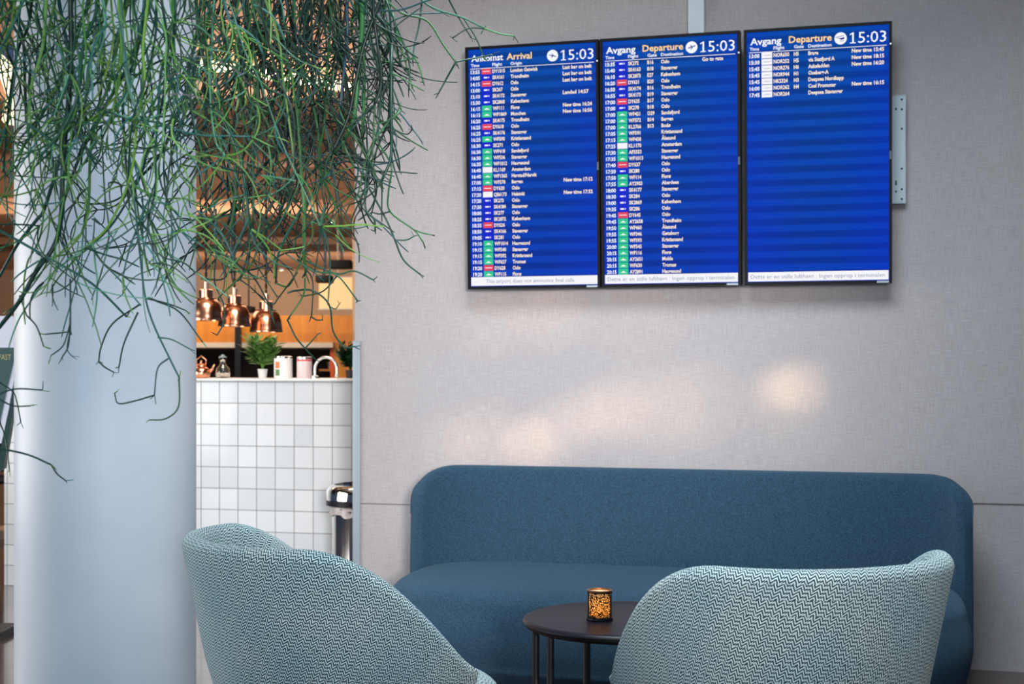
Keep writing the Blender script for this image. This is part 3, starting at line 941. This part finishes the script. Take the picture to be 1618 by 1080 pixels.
for k in range(5):
    z = zb2-.045+.045*k/4
    rg.append([((br_+.006+.006*math.sin(9*a+2*k)+.004*math.sin(17*a))*math.cos(a), (br_+.006+.006*math.sin(9*a+2*k)+.004*math.sin(17*a))*math.sin(a), z+(.008*math.sin(7*a) if k == 0 else 0)) for a in [2*PI*i/72 for i in range(72)]])
obj('bin_bag', bg.rings(rg, cap0=False, cap1=False), m_bag, t, smooth=True)

# ------------------------------------------------------------------ copper pendants
def pendant(px, ytop, ybot, label, d):
    d = d; k = d/FPX
    z0 = EYE-(ybot-579)*k
    t = thing('pendant_lamp', label, 'lamp', ((px-809)*k, d, z0), 0, 'copper pendant lamps over the counter')
    H_ = 43*k*1.14; r = 26*k
    zz = lambda f: f*H_
    shd = obj('shade', MB().lathe([(r*1.0,zz(0)),(r*1.01,zz(.03)),(r*.97,zz(.10)),(r*.95,zz(.22)),(r*.90,zz(.40)),(r*.80,zz(.56)),(r*.66,zz(.66)),(r*.62,zz(.68)),
        (r*.60,zz(.67)),(r*.78,zz(.54)),(r*.88,zz(.38)),(r*.93,zz(.2)),(r*.98,zz(0))], 48, cap0=False, cap1=False), m_copper, t, smooth=True, auto=50)
    obj('cap', MB().lathe([(r*.64,zz(.66)),(r*.62,zz(.72)),(r*.42,zz(.74)),(r*.42,zz(.98)),(r*.36,zz(1.0))], 40), m_copper, t, smooth=True, auto=35)
    obj('fitting', MB().lathe([(r*.17,zz(1.0)),(r*.17,zz(1.24)),(r*.10,zz(1.26))], 20), m_cfit, t, smooth=True, auto=40)
    cz = 2.70-z0
    tw = []
    for q in (0, PI):
        pts = [(.0045*math.cos(q+i*.9), .0045*math.sin(q+i*.9), zz(1.25)+(cz-zz(1.25))*i/90) for i in range(91)]
        tw.append(pts)
    cm = MB()
    for pts in tw: cm.tube(pts, .0042, 5)
    obj('cord', cm, m_cord, t, smooth=True)
    obj('bulb', MB().lathe([(.003,zz(.10)),(.022,zz(.2)),(.024,zz(.3)),(.012,zz(.5)),(.010,zz(.6))], 24), mat('bulb_glow', lin(255,240,210), .4, emit=lin(255,214,160), estr=8), shd, smooth=True)
pendant(325.6, 438, 506, 'copper pendant lamp closest to the column, topmost of three', 8.12)
pendant(370.6, 452, 515.5, 'middle copper pendant lamp of the three over the counter', 8.38)
pendant(420.5, 468, 524.5, 'rightmost and lowest of three copper pendant lamps', 8.64)

# ------------------------------------------------------------------ cafe back wall
DB = 14.0
k = DB/FPX
X = lambda px: (px-809)*k
Z = lambda py: EYE-(py-579)*k
cab = thing('back_bar', 'orange wood back bar with dark serving hatch beneath the copper lamps', 'bar unit', (X(430), DB, 0), 0)
ox = X(430)
def bb(x0, x1, y0, y1, d0, d1): return MB().box(X(x0)-ox, X(x1)-ox, d0, d1, Z(y1), Z(y0))
obj('fascia', bb(100, 556, 498, 541, 0, .5), m_orange, cab)
obj('shelf', bb(100, 528, 541, 549, -.1, .5), m_shelf, cab)
obj('side_panel', MB().box(X(528)-ox, X(557)-ox, 0, .6, 0, Z(541)), m_orange, cab)
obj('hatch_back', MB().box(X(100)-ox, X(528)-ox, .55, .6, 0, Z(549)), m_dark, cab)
obj('post', MB().box(X(376)-ox, X(385)-ox, -.16, -.10, 0, Z(505)), m_black, cab)
obj('shelf_board', MB().box(X(500)-ox, X(524)-ox, .2, .5, Z(586), Z(583)), m_orange, cab)
ob = obj('hatch_frame', MB().box(X(522)-ox, X(528)-ox, -.01, .1, 0, Z(549)), mat('red_orange', lin(214,84,30), .5), cab)
struct('wall_right', MB().box(X(557.5), X(600), DB-.05, DB+.2, 0, 2.7), m_beige)
# jars in the hatch
for px, hp, rp, mm, lab in ((338, 14, 5, m_copper, 'small copper pot in the hatch behind the jug'), (400, 20, 6, m_dark, 'dark bottle in the hatch behind the counter plant'),
                            (514, 12, 5, m_cfit, 'pale cup on the orange hatch shelf seen through the tap')):
    zb0 = Z(583)+.001 if px == 514 else Z(600)
    if px != 514: continue
    o_ = obj('cup', MB().lathe([(rp*k*.7,0),(rp*k,hp*k)], 20), mm, None, smooth=True, auto=40, loc=(X(px), DB+.35, zb0))
    tag(o_, lab, 'cup')
# ceiling cove: a slim lit strip at the edge of the lower ceiling
cv = []
mbv = MB(); rgs = []
for i in range(25):
    f = i/24; px = 120+f*520
    yy = 100+ (px-310)*.155
    d = 7.75
    p = at(px, yy, d); rgs.append((p.x, p.y, p.z))
# cove as curved fascia board whose face is the lamp strip
mbv.tube(rgs, .028, 8)
lp = obj('cove_light', mbv, m_cove, None, smooth=True)
tag(lp, 'long warm light strip curving under the cafe ceiling behind the plant', 'light')
obj_b = MB()
vv = [(x, y+.03, z-.03) for x, y, z in rgs]+[(x, y+.03, z+1.4) for x, y, z in rgs]
nn = len(rgs); vv += [(x, y+.6, z) for x, y, z in vv]
ff = [(i, i+1, nn+i+1, nn+i) for i in range(nn-1)]+[(2*nn+i, 3*nn+i, 3*nn+i+1, 2*nn+i+1) for i in range(nn-1)]+[(i, 2*nn+i, 2*nn+i+1, i+1) for i in range(nn-1)]
obj_b.add(vv, ff)
struct('ceiling_fascia', obj_b, m_ceil)
lp2 = obj('cove_light', MB().tube([at(-30, 60, 7.9), at(-10, 90, 7.8), at(10, 110, 7.75), at(24, 150, 7.8), at(16, 190, 7.9)], .045, 10), m_cove, None, smooth=True)
tag(lp2, 'short bright light strip at the ceiling left of the column', 'light')

# ceiling fittings
def onceil(px, py, z=2.70):
    d = (z-EYE)*FPX/(579-py); return Vector(((px-809)/FPX*d, d, z))
for px, py, lab in ((525, 347, 'tiny bright downlight highest in the cafe ceiling above the pendants'), (365, 440-24, 'tiny bright downlight behind the middle pendant cord'), (445, 424, 'tiny bright downlight above the rightmost pendant')):
    p = onceil(px, py)
    t = thing('downlight', lab, 'light', p-Vector((0,0,.03)), 0, 'downlights in the cafe ceiling')
    r = 3.2*p.y/FPX
    obj('trim_ring', MB().lathe([(r*1.4,.0),(r*1.4,.03),(r*1.05,.03),(r*1.05,0)], 20, cap0=False, cap1=False), m_white, t)
    obj('lamp', MB().lathe([(r,.004),(r,.028)], 20), m_down, t)
for px, py, w_, h_, lab in ((539, 418, 34, 13, 'black ceiling spotlight box nearer the wall edge'), (513, 441, 25, 11, 'smaller black ceiling spotlight box left of the other'), (393, 489, 16, 10, 'small black projector box behind the rightmost pendant')):
    d = 13.0 if px != 393 else 13.5; kk = d/FPX
    p = at(px, py, d)
    t = thing('ceiling_spotlight', lab, 'light', (p.x, p.y, p.z), 0)
    obj('housing', MB().box(-w_/2*kk, w_/2*kk, -.1, .1, -h_/2*kk, h_/2*kk), m_hood, t, bevel=.008)
    obj('rod', MB().tube([(0,0,h_/2*kk),(0,0,2.70-p.z)], .008, 8), m_blackm, t)
d = 15.0; kk = d/FPX
p = at(533, 463, d)
t = thing('light_box', 'glowing warm hanging panel above the orange back bar', 'light', (p.x, p.y, p.z), 0)
obj('panel', MB().box(-29*kk, 29*kk, 0, .08, -24*kk, 24*kk), m_warmpanel, t)
for q0 in (-26, 24): obj('frame_rail', MB().box(-31*kk, 31*kk, .01, .1, q0*kk, (q0+2)*kk), m_white, t)
obj('hanger', MB().tube([(0,.05,25*kk),(0,.05,2.70-p.z)], .01, 6), m_white, t)
# soffit steps across the cafe ceiling
struct('trim_4', MB().box(-9, 1, 13.2, 13.3, 2.62, 2.70), m_ceil)
struct('trim_5', MB().box(-9, 1, 16.5, 16.6, 2.62, 2.70), m_ceil)
struct('trim_6', MB().box(-9, 1, 10.4, 10.46, 2.66, 2.70), m_ceil)

# ------------------------------------------------------------------ left of the column: sign board, stool
d = 6.2; kk = d/FPX
X_ = lambda px: (px-809)*kk
Z_ = lambda py: EYE-(py-579)*kk
sb = thing('menu_board', 'white leaning menu board with a dark green printed panel left of the column', 'sign', (X_(-15), d, 0), 0)
ox = X_(-15)
def quad(pts, y0, y1, mi=0, mb=None):
    mb = mb or MB()
    vv = [(X_(a)-ox, y0, Z_(b)) for a, b in pts]+[(X_(a)-ox, y1, Z_(b)) for a, b in pts]
    n = len(pts)
    mb.add(vv, [tuple(range(n)), tuple(range(2*n-1, n-1, -1))]+[(i, n+i, n+(i+1)%n, (i+1)%n) for i in range(n)], mi)
    return mb
obj('panel', quad([(-70,499),(32,499),(32,545),(4,700),(-70,700)][::-1], .0, .02), mat('board_white', lin(218,220,236), .5), sb)
ppn = obj('printed_panel', quad([(-60,549),(27,549),(10,620),(-3,680),(-60,680)][::-1], -.003, -.0005), mat('board_green', lin(52,84,82), .5), sb)
obj('frame_edge', quad([(33,560),(37,560),(6,740),(-3,745),(3,700)][::-1], -.006, .03), mat('green_frame', lin(26,58,54), .4), sb)
tx = MB()
c_ = bpy.data.curves.new('t', 'FONT'); c_.body = 'BREAKFAST'; c_.resolution_u = 2
o_ = bpy.data.objects.new('t', c_); C.objects.link(o_); bpy.context.view_layer.update()
e = o_.evaluated_get(bpy.context.evaluated_depsgraph_get()); me = e.to_mesh()
xs = [v.co.x for v in me.vertices]; xm = max(xs); sc_ = 46*kk/(xm-min(xs))
tx.add([((v.co.x-xm)*sc_+X_(18)-ox, -.0042, v.co.y*sc_*1.35+Z_(568)) for v in me.vertices], [tuple(q.vertices) for q in me.polygons])
e.to_mesh_clear(); bpy.data.objects.remove(o_)
obj('lettering', tx, mat('gold_print', lin(190,180,120), .5), ppn)
obj('foot', MB().box(X_(-60)-ox, X_(-6)-ox, -.02, .3, 0, .03).box(X_(-34)-ox, X_(-30)-ox, .02, .05, .03, Z_(699)), m_blackm, sb)
# dark stool in the distance
d = 9.6; kk = d/FPX
stl = thing('bar_stool', 'dark bar stool with splayed wooden legs behind the menu board', 'stool', ((12-809)*kk, d, 0), 0)
zs = EYE-(752-579)*kk
obj('seat', MB().lathe([(.17,zs-.04),(.185,zs-.02),(.18,zs),(.10,zs-.006)], 32), m_blackm, stl, smooth=True, auto=40)
for a in (20, 110, 200, 290):
    a = R(a); obj('leg', MB().tube([(.1*math.cos(a), .1*math.sin(a), zs-.03), (.19*math.cos(a), .19*math.sin(a), .001)], [.018, .012], 10), mat('dark_oak', lin(110,80,58), .5) if a > 3 else m_blackm, stl, smooth=True, auto=40)
obj('backrest', MB().box(-.16, .16, .13, .16, zs+.02, zs+.42).box(-.02, .02, .12, .14, zs-.03, zs+.3), m_blackm, stl, bevel=.01)
# low plinth and far partition left
struct('wall_left', MB().box(-11, -4.9, 13.0, 13.1, .0, 1.55), mat('brown_partition', lin(96,72,60), .7))
struct('trim_7', MB().box(-11, -3.2, 9.9, 10.2, 0, .06), mat('pale_threshold', lin(150,128,112), .6))

# ------------------------------------------------------------------ trailing plants
m_rhip = mat('cactus_stems', rough=.42, spec=.4); N = NT(m_rhip)
at_ = N.t.nodes.new('ShaderNodeAttribute'); at_.attribute_name = 'tint'
N.l(at_.outputs['Color'], N.b.inputs['Base Color'])
rnd = random.Random(11)
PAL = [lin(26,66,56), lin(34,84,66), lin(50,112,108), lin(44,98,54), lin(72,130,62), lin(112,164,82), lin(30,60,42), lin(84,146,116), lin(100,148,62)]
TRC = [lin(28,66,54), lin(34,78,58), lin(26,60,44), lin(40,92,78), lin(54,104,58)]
PAL_SHADE = [lin(16,38,34), lin(20,48,40), lin(24,60,50), lin(22,50,32), lin(44,90,50), lin(16,40,32), lin(38,70,74)]  # greens darkened so the right plant looks shaded
def catmull(P, n=5):
    if len(P) < 3: return [P[0].lerp(P[-1], i/4) for i in range(5)]
    Q = [P[0]*2-P[1]]+P+[P[-1]*2-P[-2]]; out_ = []
    for i in range(1, len(Q)-2):
        for j in range(n):
            t_ = j/n; a, b, c, d_ = Q[i-1], Q[i], Q[i+1], Q[i+2]
            out_.append(.5*((2*b)+(c-a)*t_+(2*a-5*b+4*c-d_)*t_*t_+(-a+3*b-3*c+d_)*t_**3))
    out_.append(P[-1]); return out_
def envelope(px):
    pts = [(-80,380),(0,360),(40,430),(90,490),(150,480),(230,470),(300,410),(360,430),(440,450),(520,420),(560,330),(590,230),(620,120),(660,80),(700,60),(760,40),(820,0)]
    for (a, ya), (b, yb_) in zip(pts, pts[1:]):
        if a <= px <= b: return ya+(yb_-ya)*(px-a)/(b-a)
    return 0
def topix(p): return (809+FPX*p.x/p.y, 579-FPX*(p.z-EYE)/p.y)
YR = [2.4, 2.9]
def shoot(mb, p, d, L, r, pal, level):
    n = max(4, int(L/.010)); st = L/n
    pts = [p.copy()]; q = p.copy(); v = d.normalized()
    # mostly bends one steady way: outward arch, then drooping or lifting tip
    ax = Vector((rnd.gauss(0,.35), rnd.choice((-1,1)), rnd.gauss(0,.35))).normalized()
    turn = rnd.gauss(0, 9.0)
    g = rnd.choice((0.0, 2.0, 5.0, 8.0))
    wig = Vector((0,0,0))
    for i in range(n):
        wig = wig*.7+Vector((rnd.gauss(0,.025), rnd.gauss(0,.02), rnd.gauss(0,.025)))
        v = (v + ax.cross(v)*turn*st + Vector((0,0,-1))*g*st + wig)
        if q.y < YR[0]+.04 and v.y < 0: v.y *= -.3
        if q.y > YR[1]-.04 and v.y > 0: v.y *= -.3
        v.normalize()
        q = q+v*st; pts.append(q.copy())
    col = rnd.choice(pal); s_ = rnd.uniform(.7, 1.25); col = tuple(min(1, c*s_) for c in col[:3])
    mb.tube(pts, [r*(1-.2*i/n) for i in range(n)]+[r*.5], 6, col=col)
    return pts, v
def grow(mb, p, d, L, r, pal, level, yl):
    px, py = topix(p)
    if py > yl or px > 640: return
    pts, v = shoot(mb, p, d, L, r, pal, level)
    if level <= 0: return
    e = pts[-1]; px, py = topix(e)
    if px > 800 or px < -150: return
    k = rnd.choice((1,2,2,3)) if level > 1 else rnd.choice((0,1,2,2))
    for i in range(k):
        dv = (v+Vector((rnd.gauss(0,.6), rnd.gauss(0,.4), rnd.gauss(-.15,.45)))).normalized()
        grow(mb, e, dv, (.085 if level > 1 else .05)*rnd.uniform(.5,1.7), r*.9, pal, level-1, min(yl, envelope(px)+rnd.uniform(-60,30)))
def trace(mb, pts, rpx, pal, d=None, col=None, tips=2):
    d = d or rnd.uniform(2.6, 2.95)
    dd_ = rnd.uniform(-.06, .06)
    P = [at(x, y, d+dd_*math.sin(i*.9)) for i, (x, y) in enumerate(pts)]
    S = catmull(P); r = rpx*d/FPX
    c_ = col or tuple(q*rnd.uniform(.8, 1.2) for q in rnd.choice(TRC)[:3])
    m_ = len(S)
    mb.tube(S, [r*(1-.25*i/m_) for i in range(m_)], 7, col=tuple(c_[:3]))
    v = (S[-1]-S[-3]).normalized()
    for i in range(tips):
        shoot(mb, S[-1], (v+Vector((rnd.gauss(0,.9), rnd.gauss(0,.5), rnd.gauss(0,.9)))), rnd.uniform(.006,.018), r*.55, pal, 0)
    return S
def plant(label, potpx, xs0, xs1, dmin, dmax, pal, nmain, traces, seed, side=.3):
    global rnd
    rnd = random.Random(seed)
    dm = (dmin+dmax)/2
    P0 = at(potpx, -230, dm)
    t = thing('hanging_plant', label, 'plant', P0, 0)
    mainm = MB(); fol = MB(); dry = MB()
    YR[0], YR[1] = dmin, dmax
    for i in range(nmain):
        px = rnd.uniform(xs0, xs1); d = rnd.uniform(dmin+.05, dmax-.05)
        env = envelope(px)
        ye = env*rnd.random()**1.25*.86
        x = px+rnd.gauss(0, 15); P = [Vector((P0.x+rnd.uniform(-.08,.08), P0.y+rnd.uniform(-.08,.08), P0.z+.01)), at(px*.7+potpx*.3, -170, d)]
        y = -70.0
        dx = rnd.gauss(0, 18)+(px-potpx)*.03
        while y < ye:
            P.append(at(x, y, d)); y += rnd.uniform(45, 90); dx = dx*.8+rnd.gauss(0, 16); x = min(x+dx*.8, 618); d = min(dmax-.04, max(dmin+.04, d+rnd.gauss(0, .03)))
        P.append(at(x, max(ye, y-25), d))
        S = catmull(P, 5)
        r0 = rnd.choice((1.3, 1.6, 1.9, 2.2, 2.8, 3.4))*d/FPX
        c_ = tuple(q*rnd.uniform(.8,1.15) for q in rnd.choice(pal)[:3])
        m_ = len(S)
        (mainm if r0 > 2.4*d/FPX else fol).tube(S, [r0*(1-.35*j/m_) for j in range(m_)], 7, col=c_)
        # side shoots
        for j in range(8, m_, 3):
            if topix(S[j])[1] < -90: continue
            if rnd.random() < side:
                v = (S[j]-S[j-1]).normalized()
                dv = (v*.8+Vector((rnd.gauss(0,.8), rnd.gauss(0,.4), rnd.gauss(-.1,.5)))).normalized()
                grow(fol, S[j], dv, rnd.uniform(.07,.17), rnd.uniform(1.1,1.75)*d/FPX, pal, rnd.choice((0,1,1,2)), envelope(topix(S[j])[0]))
        v = (S[-1]-S[-3]).normalized()
        for kx in range(rnd.choice((2,3,4))):
            grow(fol, S[-1], (v+Vector((rnd.gauss(0,.55), rnd.gauss(0,.35), rnd.gauss(0,.4)))), rnd.uniform(.05,.15), rnd.uniform(1.1,1.7)*d/FPX, pal, rnd.choice((1,1,2)), env)
    for i in range(14):
        px = rnd.uniform(xs0, xs1); py = rnd.uniform(40, 180); p = at(px, py, rnd.uniform(dmin, dmax))
        col = lin(120,112,112)
        dry = MB(); shoot(dry, p, Vector((rnd.gauss(0,1), rnd.gauss(0,.5), rnd.gauss(0,.6))), rnd.uniform(.04,.1), .0009, [col], 0)
        dry.v = [(a-P0.x, b-P0.y, c-P0.z) for a, b, c in dry.v]
        obj('dried_twig', dry, m_rhip, t, smooth=True)
    for pts, r_ in traces:
        trace(mainm if r_ > 2.2 else fol, pts, r_, pal, rnd.uniform(dmin+.1, dmin+.6*(dmax-dmin)))
    def shift(mb): mb.v = [(a-P0.x, b-P0.y, c-P0.z) for a, b, c in mb.v]
    for mb in (mainm, fol): shift(mb)
    obj('main_stems', mainm, m_rhip, t, smooth=True)
    obj('shoots', fol, m_rhip, t, smooth=True)
    obj('planter', MB().lathe([(.10,-.02),(.15,.10),(.16,.20),(.15,.20),(.13,.05)], 32), mat('planter_grey', lin(90,90,92), .6), t, smooth=True, auto=40)
    obj('hanger', MB().tube([(0,0,.05),(0,0,4.0-P0.z)], .004, 6), m_blackm, t)
    return t
TL = [
 ([(110,-40),(112,100),(100,250),(96,347),(84,391),(58,427),(31,475),(0,515),(-30,550)], 4.2),
 ([(95,250),(70,330),(58,347),(27,387),(0,435),(-20,460)], 3.0),
 ([(-20,352),(0,364),(80,409),(147,449),(200,500)], 2.3),
 ([(205,250),(222,409),(229,467),(242,511),(267,564),(283,596)], 1.9), ([(283,596),(282,642),(262,661),(236,663)], 1.5),
 ([(266,566),(249,582),(244,624)], 1.5), ([(244,624),(213,633),(187,637),(181,621)], 1.4),
 ([(222,480),(178,511),(160,547),(156,571)], 1.6), ([(156,571),(166,580),(180,588)], 1.4),
 ([(218,493),(196,542),(188,580)], 1.6), ([(249,533),(271,536),(300,551)], 1.4), ([(231,471),(267,480),(293,490)], 1.5),
 ([(235,470),(249,476),(284,493),(320,540)], 1.7), ([(31,467),(42,498)], 1.5), ([(42,498),(58,516),(69,547)], 1.4),
 ([(-25,700),(0,708),(44,718),(81,734)], 1.9), ([(81,734),(90,748),(104,759)], 1.5),
 ([(-20,636),(0,622),(27,614),(67,616)], 1.6), ([(-10,622),(0,631),(22,641),(48,641)], 1.5), ([(-12,590),(0,604),(20,618),(27,636),(33,667)], 1.3),
 ([(-8,640),(0,667),(9,693),(15,742)], 1.3), ([(-70,300),(-60,480),(-30,600),(-20,640),(-25,700)], 2.4),
 ([(111,440),(111,522),(109,524),(71,528)], 1.5), ([(111,500),(108,545),(98,564)], 1.4), ([(111,510),(100,545),(80,562)], 1.3), ([(111,522),(106,550),(113,562)], 1.1),
 ([(52,-20),(45,40),(28,80),(16,150),(10,210),(5,270)], 2.6), ([(60,-30),(57,30),(65,55),(85,115),(100,170),(130,210),(128,260)], 2.2),
 ([(88,-30),(96,20),(108,80),(118,120),(124,160),(128,200)], 3.4), ([(228,-30),(240,30),(260,60),(276,88)], 2.0), ([(276,88),(245,100),(212,122)], 2.0),
 ([(310,-20),(335,20),(350,50),(358,65),(360,110),(345,140)], 2.4), ([(358,65),(372,68),(400,82)], 1.8), ([(205,225),(225,215),(262,122),(300,130),(340,170)], 1.6),
 ([(345,95),(370,98),(392,118),(402,140),(395,190)], 1.9), ([(30,220),(60,190),(100,172),(150,180),(190,185)], 1.8), ([(140,115),(180,120),(230,118),(232,140),(210,190)], 1.7),
 ([(250,200),(272,190),(310,205),(360,225),(400,240)], 1.8), ([(28,220),(50,240),(80,250),(110,240)], 1.6), ([(320,40),(300,100),(292,170),(280,215),(268,260),(262,330)], 2.0),
 ([(160,200),(165,300),(172,370),(160,430),(146,468)], 1.5), ([(270,330),(272,370),(274,435)], 1.5),
 ([(250,400),(262,408),(290,415),(306,428)], 1.4), ([(262,408),(252,430),(247,447)], 1.3), ([(145,345),(163,352),(166,300)], 1.3),
]
TR_ = [
 ([(575,-30),(585,65),(601,122),(597,204),(581,261),(577,326),(591,346),(593,365)], 2.1),
 ([(560,100),(577,104),(610,118),(634,174)], 1.9), ([(634,174),(601,208),(581,244),(565,310)], 1.7),
 ([(590,200),(597,224),(618,261),(614,301),(616,334),(654,363),(669,383)], 1.7), ([(654,363),(668,368),(683,371)], 1.3), ([(616,334),(600,338),(588,335)], 1.3),
 ([(570,270),(581,293),(610,346),(624,379),(638,411),(665,434)], 1.8), ([(624,379),(642,379),(654,373)], 1.3),
 ([(597,212),(618,204),(642,212),(652,204)], 1.3), ([(560,140),(580,142),(600,155),(632,190)], 1.5),
 ([(600,-10),(634,20),(675,33),(700,70),(720,98)], 2.0), ([(720,98),(705,125),(693,147)], 1.7), ([(720,98),(738,94),(760,90),(778,86)], 1.5),
 ([(650,-15),(683,12),(732,28),(765,45)], 1.8), ([(765,45),(789,53),(813,57)], 1.5), ([(765,45),(740,45),(715,60)], 1.3), ([(732,28),(752,60),(766,94)], 1.4),
 ([(610,0),(626,40),(646,94),(646,143)], 1.8), ([(620,20),(632,60),(659,98),(669,130)], 1.7), ([(626,50),(636,80),(652,140)], 1.7), ([(622,30),(630,90),(640,112)], 1.7),
 ([(668,-10),(662,40),(655,70),(652,98)], 1.6), ([(560,60),(590,50),(640,25),(700,20)], 1.6), ([(700,-20),(720,20),(745,60)], 1.5), ([(600,106),(625,92),(640,84)], 1.4),
 ([(470,150),(475,260),(480,326),(480,391),(483,430)], 3.0), ([(571,-40),(572,40),(568,90),(560,180),(545,220)], 4.2), ([(560,-40),(572,60),(575,130),(573,220)], 3.6),
 ([(341,330),(341,400),(339,445),(353,481),(353,510),(343,529)], 1.5), ([(482,440),(479,467),(454,505)], 1.6), ([(454,505),(467,532),(483,551),(500,569)], 1.5), ([(483,549),(502,528)], 1.3),
 ([(470,410),(481,422),(494,445),(492,500)], 1.5), ([(492,500),(500,505),(510,505)], 1.3),
 ([(455,462),(467,459),(494,459),(520,481),(526,522),(543,547),(559,547)], 1.7), ([(400,410),(410,426),(437,467)], 1.4), ([(380,442),(404,461),(431,490)], 1.3),
 ([(318,440),(355,439),(371,400),(392,380)], 1.5), ([(482,420),(505,430),(533,435),(565,475)], 1.6), ([(533,435),(510,460),(478,468)], 1.4), ([(480,410),(530,432),(560,428),(590,442)], 1.6),
 ([(523,485),(530,488),(536,480)], 1.1), ([(430,340),(410,380),(395,420),(345,470)], 1.8), ([(360,430),(410,423),(450,400),(480,400)], 1.6), ([(436,448),(455,452),(468,430),(480,400)], 1.6),
 ([(420,300),(380,330),(345,345),(320,360)], 1.6), ([(470,320),(450,300),(400,290),(350,300)], 1.6), ([(560,300),(530,330),(500,350),(470,345)], 1.6), ([(480,330),(520,345),(545,380),(555,395)], 1.5),
 ([(470,430),(440,470),(430,480),(405,462)],1.3), ([(540,250),(500,300),(470,340),(440,400),(436,440)], 2.6), ([(500,180),(470,260),(430,320),(400,380),(380,440)], 2.2),
]
plant('bright green trailing cactus plant hanging in front of the pale column', 150, -60, 390, 2.35, 2.80, PAL, 92, TL, 3, .28)
plant('green trailing cactus plant with painted-in shade hanging left of the arrivals screen', 470, 330, 600, 2.90, 3.30, PAL_SHADE, 92, TR_, 8, .27)
